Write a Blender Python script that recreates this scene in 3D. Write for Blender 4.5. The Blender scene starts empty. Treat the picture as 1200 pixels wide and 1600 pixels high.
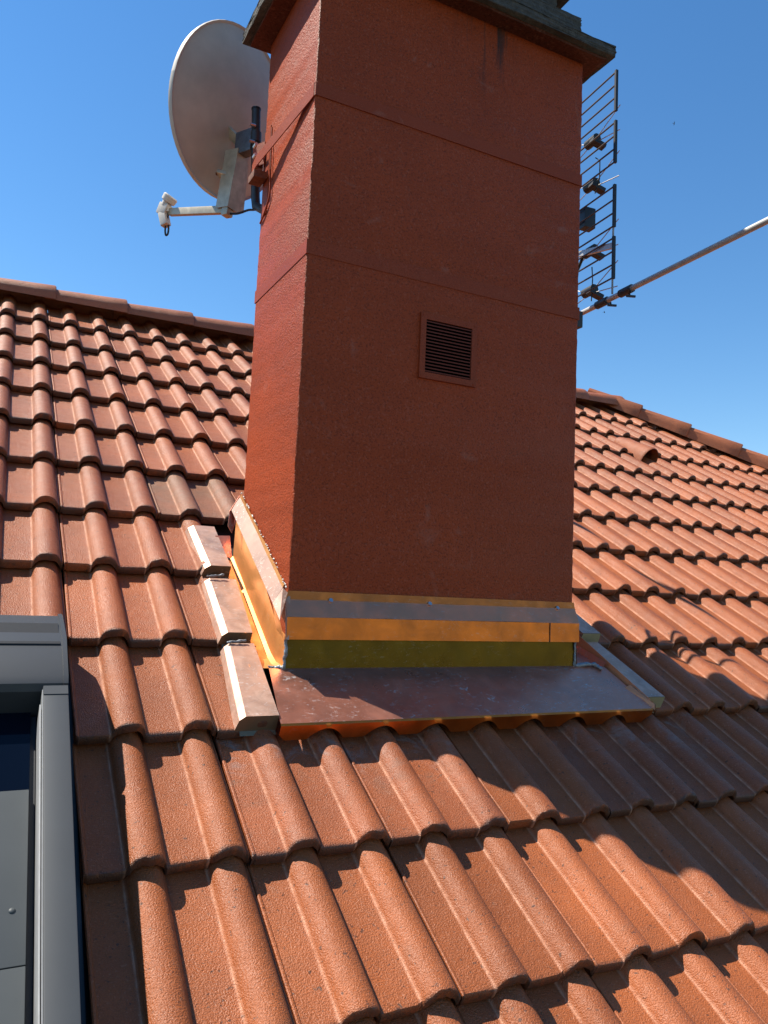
import bpy, bmesh, math, random
from mathutils import Vector, Matrix
random.seed(7)
V = Vector
scene = bpy.context.scene
C = scene.collection
rad = math.radians

# ------------------------------------------------------------------ camera, sky, sun, exposure
TH = 0.56684                       # roof pitch
ST, CT = math.sin(TH), math.cos(TH)
TN = ST / CT
G = 0.33747                        # visible length of a tile course
cam_d = bpy.data.cameras.new('camera')
cam = bpy.data.objects.new('camera', cam_d); C.objects.link(cam)
yaw, pit, rol = rad(26.772), rad(5.467), rad(2.477)
fw0 = V((math.sin(yaw), math.cos(yaw), 0)); rt0 = V((math.cos(yaw), -math.sin(yaw), 0)); up0 = V((0, 0, 1))
fw = fw0 * math.cos(pit) + up0 * math.sin(pit); up = up0 * math.cos(pit) - fw0 * math.sin(pit)
rt = rt0 * math.cos(rol) + up * math.sin(rol); up = up * math.cos(rol) - rt0 * math.sin(rol)
M3 = Matrix((rt, up, -fw)).transposed()
cam.matrix_world = Matrix.Translation(V((-0.1532, -4.5954, -1.501))) @ M3.to_4x4()
cam_d.sensor_fit = 'VERTICAL'; cam_d.sensor_height = 36.0; cam_d.lens = 1224.77 / 1600 * 36
cam_d.clip_start = 0.02; cam_d.clip_end = 5000
scene.camera = cam

EL = rad(55.0)
AZX, AZY = -0.7926, 0.6097          # horizontal direction towards the sun
to_sun = V((AZX * math.cos(EL), AZY * math.cos(EL), math.sin(EL)))
world = bpy.data.worlds.new('World'); scene.world = world; world.use_nodes = True
nt = world.node_tree
bg = nt.nodes['Background']
sky = nt.nodes.new('ShaderNodeTexSky'); sky.sky_type = 'NISHITA'; sky.sun_disc = False
sky.sun_elevation = EL; sky.sun_rotation = math.atan2(AZX, AZY)
sky.altitude = 300; sky.air_density = 1.2; sky.dust_density = 0.0; sky.ozone_density = 4.0
hsv = nt.nodes.new('ShaderNodeHueSaturation'); hsv.inputs['Saturation'].default_value = 1.22
nt.links.new(sky.outputs[0], hsv.inputs['Color']); nt.links.new(hsv.outputs[0], bg.inputs[0]); bg.inputs[1].default_value = 0.1
sun_d = bpy.data.lights.new('sun', 'SUN'); sun_d.energy = 5.0; sun_d.angle = rad(0.53); sun_d.color = (1.0, 0.935, 0.815)
sun = bpy.data.objects.new('sun', sun_d); C.objects.link(sun)
sun.rotation_euler = (-to_sun).to_track_quat('-Z', 'Y').to_euler(); sun.location = to_sun * 30
scene.view_settings.view_transform = 'Standard'; scene.view_settings.look = 'None'
scene.view_settings.exposure = 0.78; scene.view_settings.gamma = 1.0; scene.view_settings.use_curve_mapping = False

# ------------------------------------------------------------------ materials
def mat(name):
    m = bpy.data.materials.new(name); m.use_nodes = True
    t = m.node_tree; b = t.nodes['Principled BSDF']
    return m, t, b
def N(t, typ, **kw):
    n = t.nodes.new(typ)
    for k, v in kw.items(): setattr(n, k, v)
    return n
def coords(t, rnd=True):
    tc = N(t, 'ShaderNodeTexCoord')
    if not rnd: return tc.outputs['Object']
    oi = N(t, 'ShaderNodeObjectInfo')
    mul = N(t, 'ShaderNodeMath', operation='MULTIPLY'); mul.inputs[1].default_value = 37.0
    t.links.new(oi.outputs['Random'], mul.inputs[0])
    add = N(t, 'ShaderNodeVectorMath', operation='ADD')
    t.links.new(tc.outputs['Object'], add.inputs[0]); t.links.new(mul.outputs[0], add.inputs[1])
    return add.outputs[0]
def noise(t, co, scale, detail=4, rough=0.55, dist=0.0):
    n = N(t, 'ShaderNodeTexNoise'); n.inputs['Scale'].default_value = scale
    n.inputs['Detail'].default_value = detail; n.inputs['Roughness'].default_value = rough
    n.inputs['Distortion'].default_value = dist
    t.links.new(co, n.inputs['Vector']); return n.outputs['Fac']
def ramp(t, fac, stops):
    r = N(t, 'ShaderNodeValToRGB'); e = r.color_ramp.elements
    while len(e) < len(stops): e.new(0.5)
    for k, (p, c) in enumerate(stops):
        e[k].position = p; e[k].color = (c, c, c, 1) if isinstance(c, (int, float)) else (*c, 1)
    t.links.new(fac, r.inputs[0]); return r.outputs[0]
def mix(t, fac, a, b, mode='MIX'):
    m = N(t, 'ShaderNodeMix', data_type='RGBA', blend_type=mode)
    for s, x in ((m.inputs[0], fac), (m.inputs[6], a), (m.inputs[7], b)):
        if hasattr(x, 'is_output'): t.links.new(x, s)
        elif isinstance(x, (int, float)): s.default_value = x
        else: s.default_value = (*x, 1)
    return m.outputs[2]
def bump(t, b, h, dist, strength=1.0, prev=None):
    n = N(t, 'ShaderNodeBump'); n.inputs['Distance'].default_value = dist; n.inputs['Strength'].default_value = strength
    t.links.new(h, n.inputs['Height'])
    if prev is not None: t.links.new(prev, n.inputs['Normal'])
    t.links.new(n.outputs[0], b.inputs['Normal']); return n.outputs[0]
def math_(t, op, a, b_):
    n = N(t, 'ShaderNodeMath', operation=op)
    for s, x in ((n.inputs[0], a), (n.inputs[1], b_)):
        if hasattr(x, 'is_output'): t.links.new(x, s)
        else: s.default_value = x
    return n.outputs[0]

def tile_material(name, c1, c2, weather=0.0, rough=0.5, lines=True, deposit=False):
    m, t, b = mat(name); co = coords(t)
    oi = N(t, 'ShaderNodeObjectInfo')
    big = noise(t, co, 7, 5, 0.6)
    col = mix(t, ramp(t, big, [(0.3, 0.0), (0.7, 1.0)]), c1, c2)
    hs = N(t, 'ShaderNodeHueSaturation')
    v = math_(t, 'ADD', math_(t, 'MULTIPLY', oi.outputs['Random'], 0.30), 0.85)
    t.links.new(v, hs.inputs['Value']); t.links.new(col, hs.inputs['Color']); col = hs.outputs[0]
    grain = noise(t, co, 520, 3, 0.7)
    col = mix(t, ramp(t, grain, [(0.36, 0.55), (0.5, 0.0)]), col, (c1[0] * 0.42, c1[1] * 0.42, c1[2] * 0.45))
    col = mix(t, ramp(t, noise(t, co, 240, 2, 0.5), [(0.60, 0.0), (0.72, 0.35)]), col, (0.55, 0.27, 0.17))
    col = mix(t, ramp(t, noise(t, co, 115, 1, 0.4), [(0.70, 0.0), (0.75, 0.75)]), col, (0.06, 0.03, 0.02))
    # lichen and soot spots
    sp = math_(t, 'MULTIPLY', ramp(t, noise(t, co, 60, 2, 0.5), [(0.70, 0.0), (0.76, 0.8)]), ramp(t, noise(t, co, 5, 1, 0.5), [(0.42, 0.0), (0.60, 1.0)]))
    col = mix(t, sp, col, (0.075, 0.05, 0.035))
    st = ramp(t, noise(t, co, 11, 4, 0.65, 0.6), [(0.60 - weather * 0.15, 0.0), (0.80 - weather * 0.1, 0.25 + weather * 0.35)])
    col = mix(t, st, col, (0.21, 0.14, 0.095))
    # shade on the nose front, painted as a dark edge (local Y near 0)
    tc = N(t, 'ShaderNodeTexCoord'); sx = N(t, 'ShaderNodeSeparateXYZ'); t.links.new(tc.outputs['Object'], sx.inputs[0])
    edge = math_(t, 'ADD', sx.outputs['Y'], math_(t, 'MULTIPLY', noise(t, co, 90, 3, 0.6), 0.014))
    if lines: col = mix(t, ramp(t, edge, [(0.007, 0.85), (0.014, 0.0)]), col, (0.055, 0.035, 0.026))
    if deposit:   # pale residue washed off the metal sheet above
        dm = math_(t, 'MULTIPLY', ramp(t, sx.outputs['Y'], [(0.15, 0.0), (0.27, 1.0)]), ramp(t, noise(t, co, 13, 5, 0.7, 0.8), [(0.50, 0.0), (0.66, 0.55)]))
        col = mix(t, dm, col, (0.27, 0.235, 0.215))
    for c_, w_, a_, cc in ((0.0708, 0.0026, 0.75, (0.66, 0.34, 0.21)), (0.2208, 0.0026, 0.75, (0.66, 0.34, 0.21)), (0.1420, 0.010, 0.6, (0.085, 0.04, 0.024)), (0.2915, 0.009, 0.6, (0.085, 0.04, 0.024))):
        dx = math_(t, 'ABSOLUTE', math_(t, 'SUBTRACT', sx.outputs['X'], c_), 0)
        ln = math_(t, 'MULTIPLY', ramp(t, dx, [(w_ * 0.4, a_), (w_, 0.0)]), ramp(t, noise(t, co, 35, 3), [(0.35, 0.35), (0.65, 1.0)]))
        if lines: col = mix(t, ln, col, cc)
    t.links.new(col, b.inputs['Base Color'])
    b.inputs['Roughness'].default_value = rough
    t.links.new(ramp(t, noise(t, co, 30, 3), [(0.3, rough - 0.08), (0.7, rough + 0.12)]), b.inputs['Roughness'])
    b.inputs['Specular IOR Level'].default_value = 0.4
    p = bump(t, b, noise(t, co, 22, 3, 0.5), 0.004, 0.35)
    p = bump(t, b, noise(t, co, 330, 2, 0.6), 0.0024, 1.0, p)
    return m
M = {}
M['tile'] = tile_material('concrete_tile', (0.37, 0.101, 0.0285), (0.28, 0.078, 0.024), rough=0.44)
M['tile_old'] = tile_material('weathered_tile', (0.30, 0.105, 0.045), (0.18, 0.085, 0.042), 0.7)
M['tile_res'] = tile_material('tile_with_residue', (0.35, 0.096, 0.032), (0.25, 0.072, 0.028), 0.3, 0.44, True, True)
M['ridge'] = tile_material('ridge_tile_clay', (0.42, 0.125, 0.045), (0.32, 0.098, 0.038), lines=False)

def simple(name, c, rough=0.5, metal=0.0, var=0.15, sc=40, bd=0.0, bs=120, spec=0.5):
    m, t, b = mat(name); co = coords(t)
    col = mix(t, ramp(t, noise(t, co, sc, 4, 0.6), [(0.3, 0.0), (0.7, 1.0)]), c, tuple(x * (1 - var) for x in c))
    t.links.new(col, b.inputs['Base Color']); b.inputs['Roughness'].default_value = rough
    b.inputs['Metallic'].default_value = metal; b.inputs['Specular IOR Level'].default_value = spec
    if bd: bump(t, b, noise(t, co, bs, 4, 0.6), bd)
    return m
def paint(name, c, grain=170, gd=0.004, stain=True, rough=0.62):
    m, t, b = mat(name); co = coords(t, False)
    col = mix(t, ramp(t, noise(t, co, 4, 5, 0.6), [(0.3, 0.0), (0.7, 1.0)]), c, tuple(x * 0.84 for x in c))
    if gd:
        gr = noise(t, co, grain, 3, 0.65)
        col = mix(t, ramp(t, gr, [(0.36, 0.75), (0.50, 0.0)]), col, tuple(x * 0.42 for x in c))
        col = mix(t, ramp(t, noise(t, co, grain * 0.8, 2, 0.6), [(0.57, 0.0), (0.70, 0.16)]), col, (0.56, 0.24, 0.16))
    col = mix(t, ramp(t, noise(t, co, 9, 2, 0.5, 1.0), [(0.66, 0.0), (0.78, 0.25)]), col, (0.40, 0.22, 0.17))
    if stain:   # dark runs below the cap, each with a shape of its own
        mp = N(t, 'ShaderNodeMapping'); mp.inputs['Scale'].default_value = (26, 26, 2.2)
        t.links.new(co, mp.inputs[0])
        run = ramp(t, noise(t, mp.outputs[0], 1.0, 4, 0.65), [(0.48, 0.0), (0.60, 1.0)])
        sx = N(t, 'ShaderNodeSeparateXYZ'); t.links.new(co, sx.inputs[0])
        near = ramp(t, math_(t, 'ABSOLUTE', math_(t, 'SUBTRACT', sx.outputs['X'], 1.10), 0), [(0.03, 1.0), (0.13, 0.0)])
        hi = ramp(t, sx.outputs['Z'], [(0.0, 0.0), (0.17, 1.0)])
        col = mix(t, math_(t, 'MULTIPLY', math_(t, 'MULTIPLY', run, near), hi), col, (0.03, 0.022, 0.02))
    t.links.new(col, b.inputs['Base Color']); b.inputs['Roughness'].default_value = rough; b.inputs['Specular IOR Level'].default_value = 0.26 if gd > 0.005 else 0.2
    p = bump(t, b, noise(t, co, 9, 3, 0.5), 0.008, 0.3)
    if gd: p = bump(t, b, gr, gd, 1.0, p)
    return m
M['render'] = paint('brick_red_render', (0.36, 0.055, 0.0112), 185, 0.0034, rough=0.48)
M['strap'] = paint('painted_strap', (0.315, 0.049, 0.0112), 400, 0.0006, False, 0.5)
M['slat'] = simple('dark_painted_slat', (0.14, 0.026, 0.012), 0.6, spec=0.2)
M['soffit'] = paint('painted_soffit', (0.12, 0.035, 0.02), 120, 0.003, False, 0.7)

def copper(name, c, rough=0.3, scuff=0.5, tarn=(0.30, 0.17, 0.12), metal=1.0, mottle=0.0):
    m, t, b = mat(name); co = coords(t)
    col = mix(t, ramp(t, noise(t, co, 10, 5, 0.6, 0.8), [(0.40, 0.0), (0.70, 0.75)]), c, tarn)
    mp = N(t, 'ShaderNodeMapping'); mp.inputs['Scale'].default_value = (1, 2.2, 2.2); mp.inputs['Rotation'].default_value = (0, 0, 0.5)
    t.links.new(co, mp.inputs[0])
    sc = math_(t, 'MULTIPLY', ramp(t, noise(t, mp.outputs[0], 42, 5, 0.75, 1.5), [(0.57, 0.0), (0.65, 1.0)]),
               ramp(t, noise(t, co, 6, 2, 0.5), [(0.36, 0.0), (0.54, scuff)]))
    col = mix(t, sc, col, (0.62, 0.56, 0.52))
    if mottle:
        col = mix(t, ramp(t, noise(t, co, 17, 5, 0.62, 1.2), [(0.45, 0.0), (0.62, mottle)]), col, (0.80, 0.55, 0.42))
    t.links.new(col, b.inputs['Base Color']); b.inputs['Metallic'].default_value = metal
    r = ramp(t, noise(t, co, 18, 4, 0.6), [(0.3, max(rough - 0.08, 0.05)), (0.7, rough + 0.1)])
    t.links.new(math_(t, 'ADD', r, math_(t, 'MULTIPLY', sc, 0.3)), b.inputs['Roughness'])
    bump(t, b, noise(t, co, 7, 2, 0.5), 0.006, 0.25)
    return m
M['copper'] = copper('new_copper', (0.66, 0.30, 0.09), 0.45, 0.2, (0.55, 0.24, 0.08), 0.6)
M['copper_front'] = copper('orange_copper', (0.68, 0.185, 0.035), 0.36, 0.15, (0.42, 0.125, 0.035))
M['copper_dull'] = copper('dulled_copper', (0.205, 0.115, 0.085), 0.45, 0.7, (0.14, 0.085, 0.065), 0.4, 0.0)
M['copper_apron'] = copper('handled_copper_sheet', (0.76, 0.30, 0.19), 0.34, 0.9, (0.52, 0.24, 0.17), 0.8)
M['copper_cap'] = copper('fluxed_copper', (0.54, 0.31, 0.215), 0.46, 0.8, (0.28, 0.185, 0.145), 0.35, 0.25)
M['copper_cover'] = copper('bright_copper_cover', (0.95, 0.30, 0.155), 0.36, 0.3, (0.76, 0.29, 0.15))
M['copper_lip'] = copper('tarnished_copper_lip', (0.40, 0.14, 0.045), 0.4, 0.15, (0.26, 0.10, 0.04))
M['flap'] = copper('dull_end_flap', (0.20, 0.16, 0.10), 0.45, 0.4, (0.12, 0.095, 0.07), 0.5)
M['brass_pale'] = copper('pale_solder_brass', (0.46, 0.40, 0.24), 0.5, 0.3, (0.36, 0.30, 0.17), 0.35)
M['copper_shade'] = copper('plain_copper', (0.74, 0.27, 0.12), 0.42, 0.3, (0.50, 0.19, 0.09), 0.45)
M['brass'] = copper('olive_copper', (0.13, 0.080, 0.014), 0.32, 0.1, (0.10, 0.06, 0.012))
M['solder'] = simple('solder', (0.34, 0.36, 0.38), 0.55, 0.7, 0.5, 90, 0.003)
M['concrete'] = simple('old_concrete', (0.11, 0.10, 0.088), 0.9, 0, 0.6, 45, 0.006, 160)
M['anthracite'] = simple('anthracite_aluminium', (0.046, 0.050, 0.052), 0.5, 0.0, 0.06, 20)
M['anthracite_hood'] = simple('anthracite_hood_shaded', (0.028, 0.032, 0.036), 0.5, 0.0, 0.06, 20)  # same anthracite as the side cover, shade by facing put into the colour
M['anthracite_dark'] = simple('dark_rubber_strip', (0.016, 0.018, 0.021), 0.7, 0, 0.2, 60, spec=0.25)
M['panel'] = simple('grey_shutter_panel', (0.05, 0.058, 0.060), 0.55, 0.0, 0.12, 12)
M['black'] = simple('black_plastic', (0.012, 0.012, 0.013), 0.5, 0, 0.2)
M['gasket'] = simple('dark_recess_lining', (0.02, 0.022, 0.026), 0.6)
M['alu'] = simple('bare_aluminium', (0.34, 0.34, 0.335), 0.5, 0.2, 0.15, 60)
M['alu_pole'] = simple('weathered_aluminium_pole', (0.58, 0.57, 0.55), 0.42, 0.4, 0.25, 35)
M['bars'] = simple('bronzed_reflector_bars', (0.10, 0.075, 0.06), 0.5, 0.6, 0.3, 80)
M['dish'] = simple('weathered_dish_coating', (0.54, 0.48, 0.41), 0.55, 0.0, 0.22, 9)
M['dish_arm'] = simple('yellowed_galvanised_steel', (0.55, 0.47, 0.34), 0.45, 0.35, 0.35, 30)
M['steel_blue'] = simple('grey_zinc_bracket', (0.16, 0.18, 0.21), 0.5, 0.6, 0.4, 60)
M['mast'] = simple('dark_grey_steel_pipe', (0.045, 0.05, 0.055), 0.45, 0.2, 0.3, 30)
M['lnb'] = simple('ivory_plastic', (0.62, 0.57, 0.50), 0.5, 0, 0.12, 40)
M['rust'] = simple('rusty_steel', (0.20, 0.07, 0.035), 0.8, 0.1, 0.5, 90, 0.001)
M['zinc'] = simple('zinc_screw', (0.6, 0.6, 0.6), 0.35, 1.0)
M['underlay'] = simple('dark_roof_underlay', (0.03, 0.024, 0.02), 0.95)
M['ground'] = simple('ground_surface', (0.09, 0.09, 0.05), 0.95, 0, 0.4, 0.05)
M['ink'] = simple('pencil_marks', (0.10, 0.085, 0.07), 0.8)
M['bird'] = simple('dark_feathers', (0.025, 0.022, 0.022), 0.8)
mg, tg, bgl = mat('dark_glass'); bgl.inputs['Base Color'].default_value = (0.002, 0.004, 0.010, 1)
bgl.inputs['Roughness'].default_value = 0.04; bgl.inputs['IOR'].default_value = 1.5; bgl.inputs['Specular IOR Level'].default_value = 0.12; M['glass'] = mg
M['void'] = simple('black_void', (0.003, 0.003, 0.003), 1.0, spec=0.0)

# ------------------------------------------------------------------ mesh helpers
class MB:
    def __init__(s): s.v = []; s.f = []
    def add(s, vs, fs):
        o = len(s.v); s.v += [V(p) for p in vs]; s.f += [tuple(i + o for i in f) for f in fs]; return s
    def hexa(s, p):            # 4 bottom, 4 top (same order)
        return s.add(p, [(3, 2, 1, 0), (4, 5, 6, 7), (0, 1, 5, 4), (1, 2, 6, 5), (2, 3, 7, 6), (3, 0, 4, 7)])
    def box(s, a, b):
        (x0, y0, z0), (x1, y1, z1) = a, b
        return s.hexa([(x0, y0, z0), (x1, y0, z0), (x1, y1, z0), (x0, y1, z0), (x0, y0, z1), (x1, y0, z1), (x1, y1, z1), (x0, y1, z1)])
    def plate(s, quad, th, nrm=None):     # a sheet of given thickness below a polygon
        q = [V(p) for p in quad]; n = nrm or (q[1] - q[0]).cross(q[-1] - q[0]).normalized(); k = len(q)
        lo = [p - n * th for p in q]
        return s.add(lo + q, [tuple(range(k - 1, -1, -1)), tuple(range(k, 2 * k))] + [(i, (i + 1) % k, k + (i + 1) % k, k + i) for i in range(k)])
    def bar(s, a, b, w, h, upv=(0, 0, 1)):
        a, b = V(a), V(b); d = (b - a).normalized(); sd = d.cross(V(upv)).normalized(); u = sd.cross(d)
        c = [-sd * w / 2 - u * h / 2, sd * w / 2 - u * h / 2, sd * w / 2 + u * h / 2, -sd * w / 2 + u * h / 2]
        return s.add([a + x for x in c] + [b + x for x in c], [(3, 2, 1, 0), (4, 5, 6, 7), (0, 1, 5, 4), (1, 2, 6, 5), (2, 3, 7, 6), (3, 0, 4, 7)])
    def tube(s, pts, r, n=10, cap=True):
        pts = [V(p) for p in pts]; rs = r if isinstance(r, (list, tuple)) else [r] * len(pts)
        d0 = (pts[1] - pts[0]).normalized(); ref = V((0, 0, 1)) if abs(d0.z) < 0.9 else V((1, 0, 0))
        o = len(s.v); u = d0.cross(ref).normalized()
        for i, p in enumerate(pts):
            d = (pts[min(i + 1, len(pts) - 1)] - pts[max(i - 1, 0)]).normalized()
            u = (u - d * u.dot(d)).normalized(); w = d.cross(u)
            for k in range(n):
                a = 2 * math.pi * k / n; s.v.append(p + (u * math.cos(a) + w * math.sin(a)) * rs[i])
        for i in range(len(pts) - 1):
            for k in range(n):
                a = o + i * n + k; b = o + i * n + (k + 1) % n; s.f.append((a, b, b + n, a + n))
        if cap:
            s.f.append(tuple(o + k for k in range(n - 1, -1, -1))); e = o + (len(pts) - 1) * n
            s.f.append(tuple(e + k for k in range(n)))
        return s
    def grid(s, rows):         # rows of equal length
        o = len(s.v); n = len(rows[0])
        for r in rows: s.v += [V(p) for p in r]
        for i in range(len(rows) - 1):
            for k in range(n - 1):
                a = o + i * n + k; s.f.append((a, a + 1, a + n + 1, a + n))
        return s
    def mesh(s, name, origin=V((0, 0, 0)), smooth=None):
        me = bpy.data.meshes.new(name); me.from_pydata([tuple(p - origin) for p in s.v], [], s.f)
        me.validate(); me.update()
        if smooth is not None:
            for p in me.polygons: p.use_smooth = True
            me.set_sharp_from_angle(angle=rad(smooth))
        return me
    def build(s, name, m, parent=None, origin=V((0, 0, 0)), smooth=None, bevel=0.0):
        me = s.mesh(name, origin, None)
        bm = bmesh.new(); bm.from_mesh(me)
        bmesh.ops.recalc_face_normals(bm, faces=bm.faces)
        if bevel: bmesh.ops.bevel(bm, geom=list(bm.edges), offset=bevel, segments=2, profile=0.7, affect='EDGES', clamp_overlap=True)
        bm.to_mesh(me); bm.free()
        if smooth is not None or bevel:
            for p in me.polygons: p.use_smooth = True
            me.set_sharp_from_angle(angle=rad(smooth if smooth is not None else 35))
        me.materials.append(M[m]); o = bpy.data.objects.new(name, me); C.objects.link(o)
        if parent is not None: o.parent = parent
        return o
def thing(name, label, cat, loc=(0, 0, 0), group=None):
    o = bpy.data.objects.new(name, None); C.objects.link(o); o.location = loc; o.empty_display_size = 0.1
    o['label'] = label; o['category'] = cat
    if group: o['group'] = group
    return o
def L(x, v, h):                # roof coordinates: right, down the slope, out of the slope
    return V((x, -v * CT - h * ST, -v * ST + h * CT))
def rnd(a): return random.uniform(-a, a)

# ------------------------------------------------------------------ ground and roof
gm = MB().add([(-900, -900, -9), (900, -900, -9), (900, 900, -9), (-900, 900, -9)], [(0, 1, 2, 3)])
ground = gm.build('ground', 'ground'); ground['kind'] = 'structure'

RX = 4.14                      # x of the hip apex
XL, VB = -2.4, 7.5
def hipx(v): return RX + v * CT
ro = MB()
hu = -0.095
ro.add([L(XL, -0.05, hu), L(RX, -0.05, hu), L(hipx(VB), VB, hu), L(XL, VB, hu)], [(3, 2, 1, 0)])        # this slope
ry, rz = L(0, -0.05, hu).y, L(0, -0.05, hu).z
d = VB * CT; ez = L(0, VB, hu).z
ro.add([(XL, ry, rz), (RX, ry, rz), (RX + d, ry + d, ez), (XL, ry + d, ez)], [(0, 1, 2, 3)])               # far slope
ro.add([(RX, ry, rz), (RX + d, ry - d, ez), (RX + d, ry + d, ez)], [(0, 1, 2)])                            # hip end
roof = ro.build('roof', 'underlay'); roof['kind'] = 'structure'; roof['label'] = 'red double roll tiled roof slope around the chimney with ridge and hip'
roof['category'] = 'roof'

# ---- tile mesh: two rolls, flat pans, rounded thick nose; local x across, y up the slope, z out of it
PAN, RH = -0.0300, 0.0300
def roll_h(u): return RH * (1 - abs(u) ** 2.3) ** 0.62 if abs(u) < 1 else 0.0
def profile():
    p = [(0.0015, PAN - 0.006), (0.0014, PAN + 0.002), (0.0035, PAN + 0.0036), (0.0075, PAN + 0.0030), (0.0095, PAN)]
    for c in (0.108, 0.258):
        p.append((c - 0.045, PAN)); p.append((c - 0.0370, PAN + 0.0012))
        for u in (-0.985, -0.93, -0.82, -0.66, -0.46, -0.23, 0, 0.23, 0.46, 0.66, 0.82, 0.93, 0.985):
            p.append((c + 0.0355 * u, PAN + roll_h(u)))
        if c < 0.2: p += [(c + 0.0370, PAN + 0.001), (c + 0.043, PAN)]
    p += [(0.2965, PAN + 0.004), (0.2990, PAN + 0.001), (0.2992, PAN - 0.008)]
    return p
TILT = 0.032 / G
PROF = profile()
def tile_bm(seed, xmin=None, xmax=None, cut=None):
    r = random.Random(seed)
    n = len(PROF)
    wob = [0.0] * n; w = 0
    for i in range(n): w = w * 0.6 + r.uniform(-0.0021, 0.0021); wob[i] = w
    chip = {}
    for _ in range(5):
        c = r.randrange(4, n - 4); dpt = r.uniform(0.002, 0.007)
        for k, q in ((-1, 0.5), (0, 1), (1, 0.6)): chip[c + k] = dpt * q
    st = [(0.055, -0.029), (0.004, -0.0265), (0.0, -0.022), (-0.0006, -0.010), (0.0003, -0.0042), (0.0022, -0.0015), (0.006, -0.0004), (0.014, 0.0), (0.05, 0), (0.12, 0), (0.22, 0), (0.32, 0), (0.415, 0)]
    rows = []
    for k, (y, dz) in enumerate(st):
        row = []
        for i, (x, h) in enumerate(PROF):
            e = 1.0 if 1 <= k <= 5 else (0.4 if k in (6, 7) else 0.0)
            yy = y + (wob[i] * 1.2 + chip.get(i, 0) * (1.0 if k >= 2 else 0.2)) * e
            zz = h + dz - TILT * y + (wob[i] * 0.5 - chip.get(i, 0) * 0.25) * e
            if k < 2: zz = max(h, PAN) + dz * (0.8 if h > PAN + 0.006 else 1.0) - TILT * y
            row.append((x, yy, zz))
        rows.append(row)
    mb = MB().grid(rows)
    bm = bmesh.new()
    vs = [bm.verts.new(p) for p in mb.v]
    for f in mb.f: bm.faces.new([vs[i] for i in f])
    def slicex(x, keep_less):
        bmesh.ops.bisect_plane(bm, geom=bm.verts[:] + bm.edges[:] + bm.faces[:], plane_co=(x, 0, 0), plane_no=(1, 0, 0),
                               clear_outer=keep_less, clear_inner=not keep_less)
    if xmax is not None: slicex(xmax, True)
    if xmin is not None: slicex(xmin, False)
    if cut is not None:
        bmesh.ops.bisect_plane(bm, geom=bm.verts[:] + bm.edges[:] + bm.faces[:], plane_co=cut[0], plane_no=cut[1], clear_outer=True)
    return bm
def tile_mesh(name, m, *a, **k):
    bm = tile_bm(*a, **k)
    if not bm.faces: bm.free(); return None
    me = bpy.data.meshes.new(name); bm.to_mesh(me); bm.free()
    me.flip_normals()
    for p in me.polygons: p.use_smooth = True
    me.set_sharp_from_angle(angle=rad(38)); me.materials.append(M[m]); return me
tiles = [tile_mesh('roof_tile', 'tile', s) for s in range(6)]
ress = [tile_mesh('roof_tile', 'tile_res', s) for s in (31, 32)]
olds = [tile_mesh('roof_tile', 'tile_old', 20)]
RXm = Matrix.Rotation(TH, 4, 'X')
def tile_origin(k, j): return L(0.30 * (k - 1) + 0.042, G * j, 0)
def place(me, k, j, jit=1.0):
    o = bpy.data.objects.new('roof_tile', me); C.objects.link(o); o.parent = roof
    R = RXm @ Matrix.Rotation(rad(rnd(0.35)) * jit, 4, 'Z') @ Matrix.Rotation(rad(rnd(0.25)) * jit, 4, 'Y')
    o.matrix_local = Matrix.Translation(tile_origin(k, j) + V((rnd(0.0009), 0, 0)) + (L(0, rnd(0.0022), rnd(0.001)) - L(0, 0, 0)) * jit) @ R
    return o
KMAX = {0: 0, 1: 24, 2: 24, 3: 23, 4: 21, 5: 19, 6: 18, 7: 16, 8: 17, 9: 15, 10: 14, 11: 13, 12: 12, 13: 11, 14: 10, 15: 10}
for j in range(0, 16):
    for k in range(-4 if j < 10 else 1, KMAX[j] + 1):
        if j in (8, 9, 10) and 3 <= k <= 5: continue
        if j == 0 : continue
        seed = random.randrange(6)
        x0t = 0.30 * (k - 1) + 0.042
        if j in (8, 9, 10) and k == 2:
            place(tile_mesh('roof_tile', 'tile', seed, xmax=0.141), k, j, 0.4); continue
        if j in (9, 10) and k == 6:
            place(tile_mesh('roof_tile', 'tile', seed, xmin=0.066), k, j, 0.4); continue
        if x0t + 0.30 > hipx(G * (j - 1)) - 0.12:
            lim = hipx(G * j) + 0.03 - x0t            # hip line across the tile, in tile coordinates
            me = tile_mesh('roof_tile', 'tile', seed, cut=((lim, 0, 0), (1.0, CT, 0)))
            if me is not None and len(me.polygons) > 20: place(me, k, j)
            continue
        if j == 7 and k == 2: place(olds[0], k, j, 0.6)
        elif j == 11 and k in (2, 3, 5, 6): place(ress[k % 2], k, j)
        else: place(tiles[seed], k, j)

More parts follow.
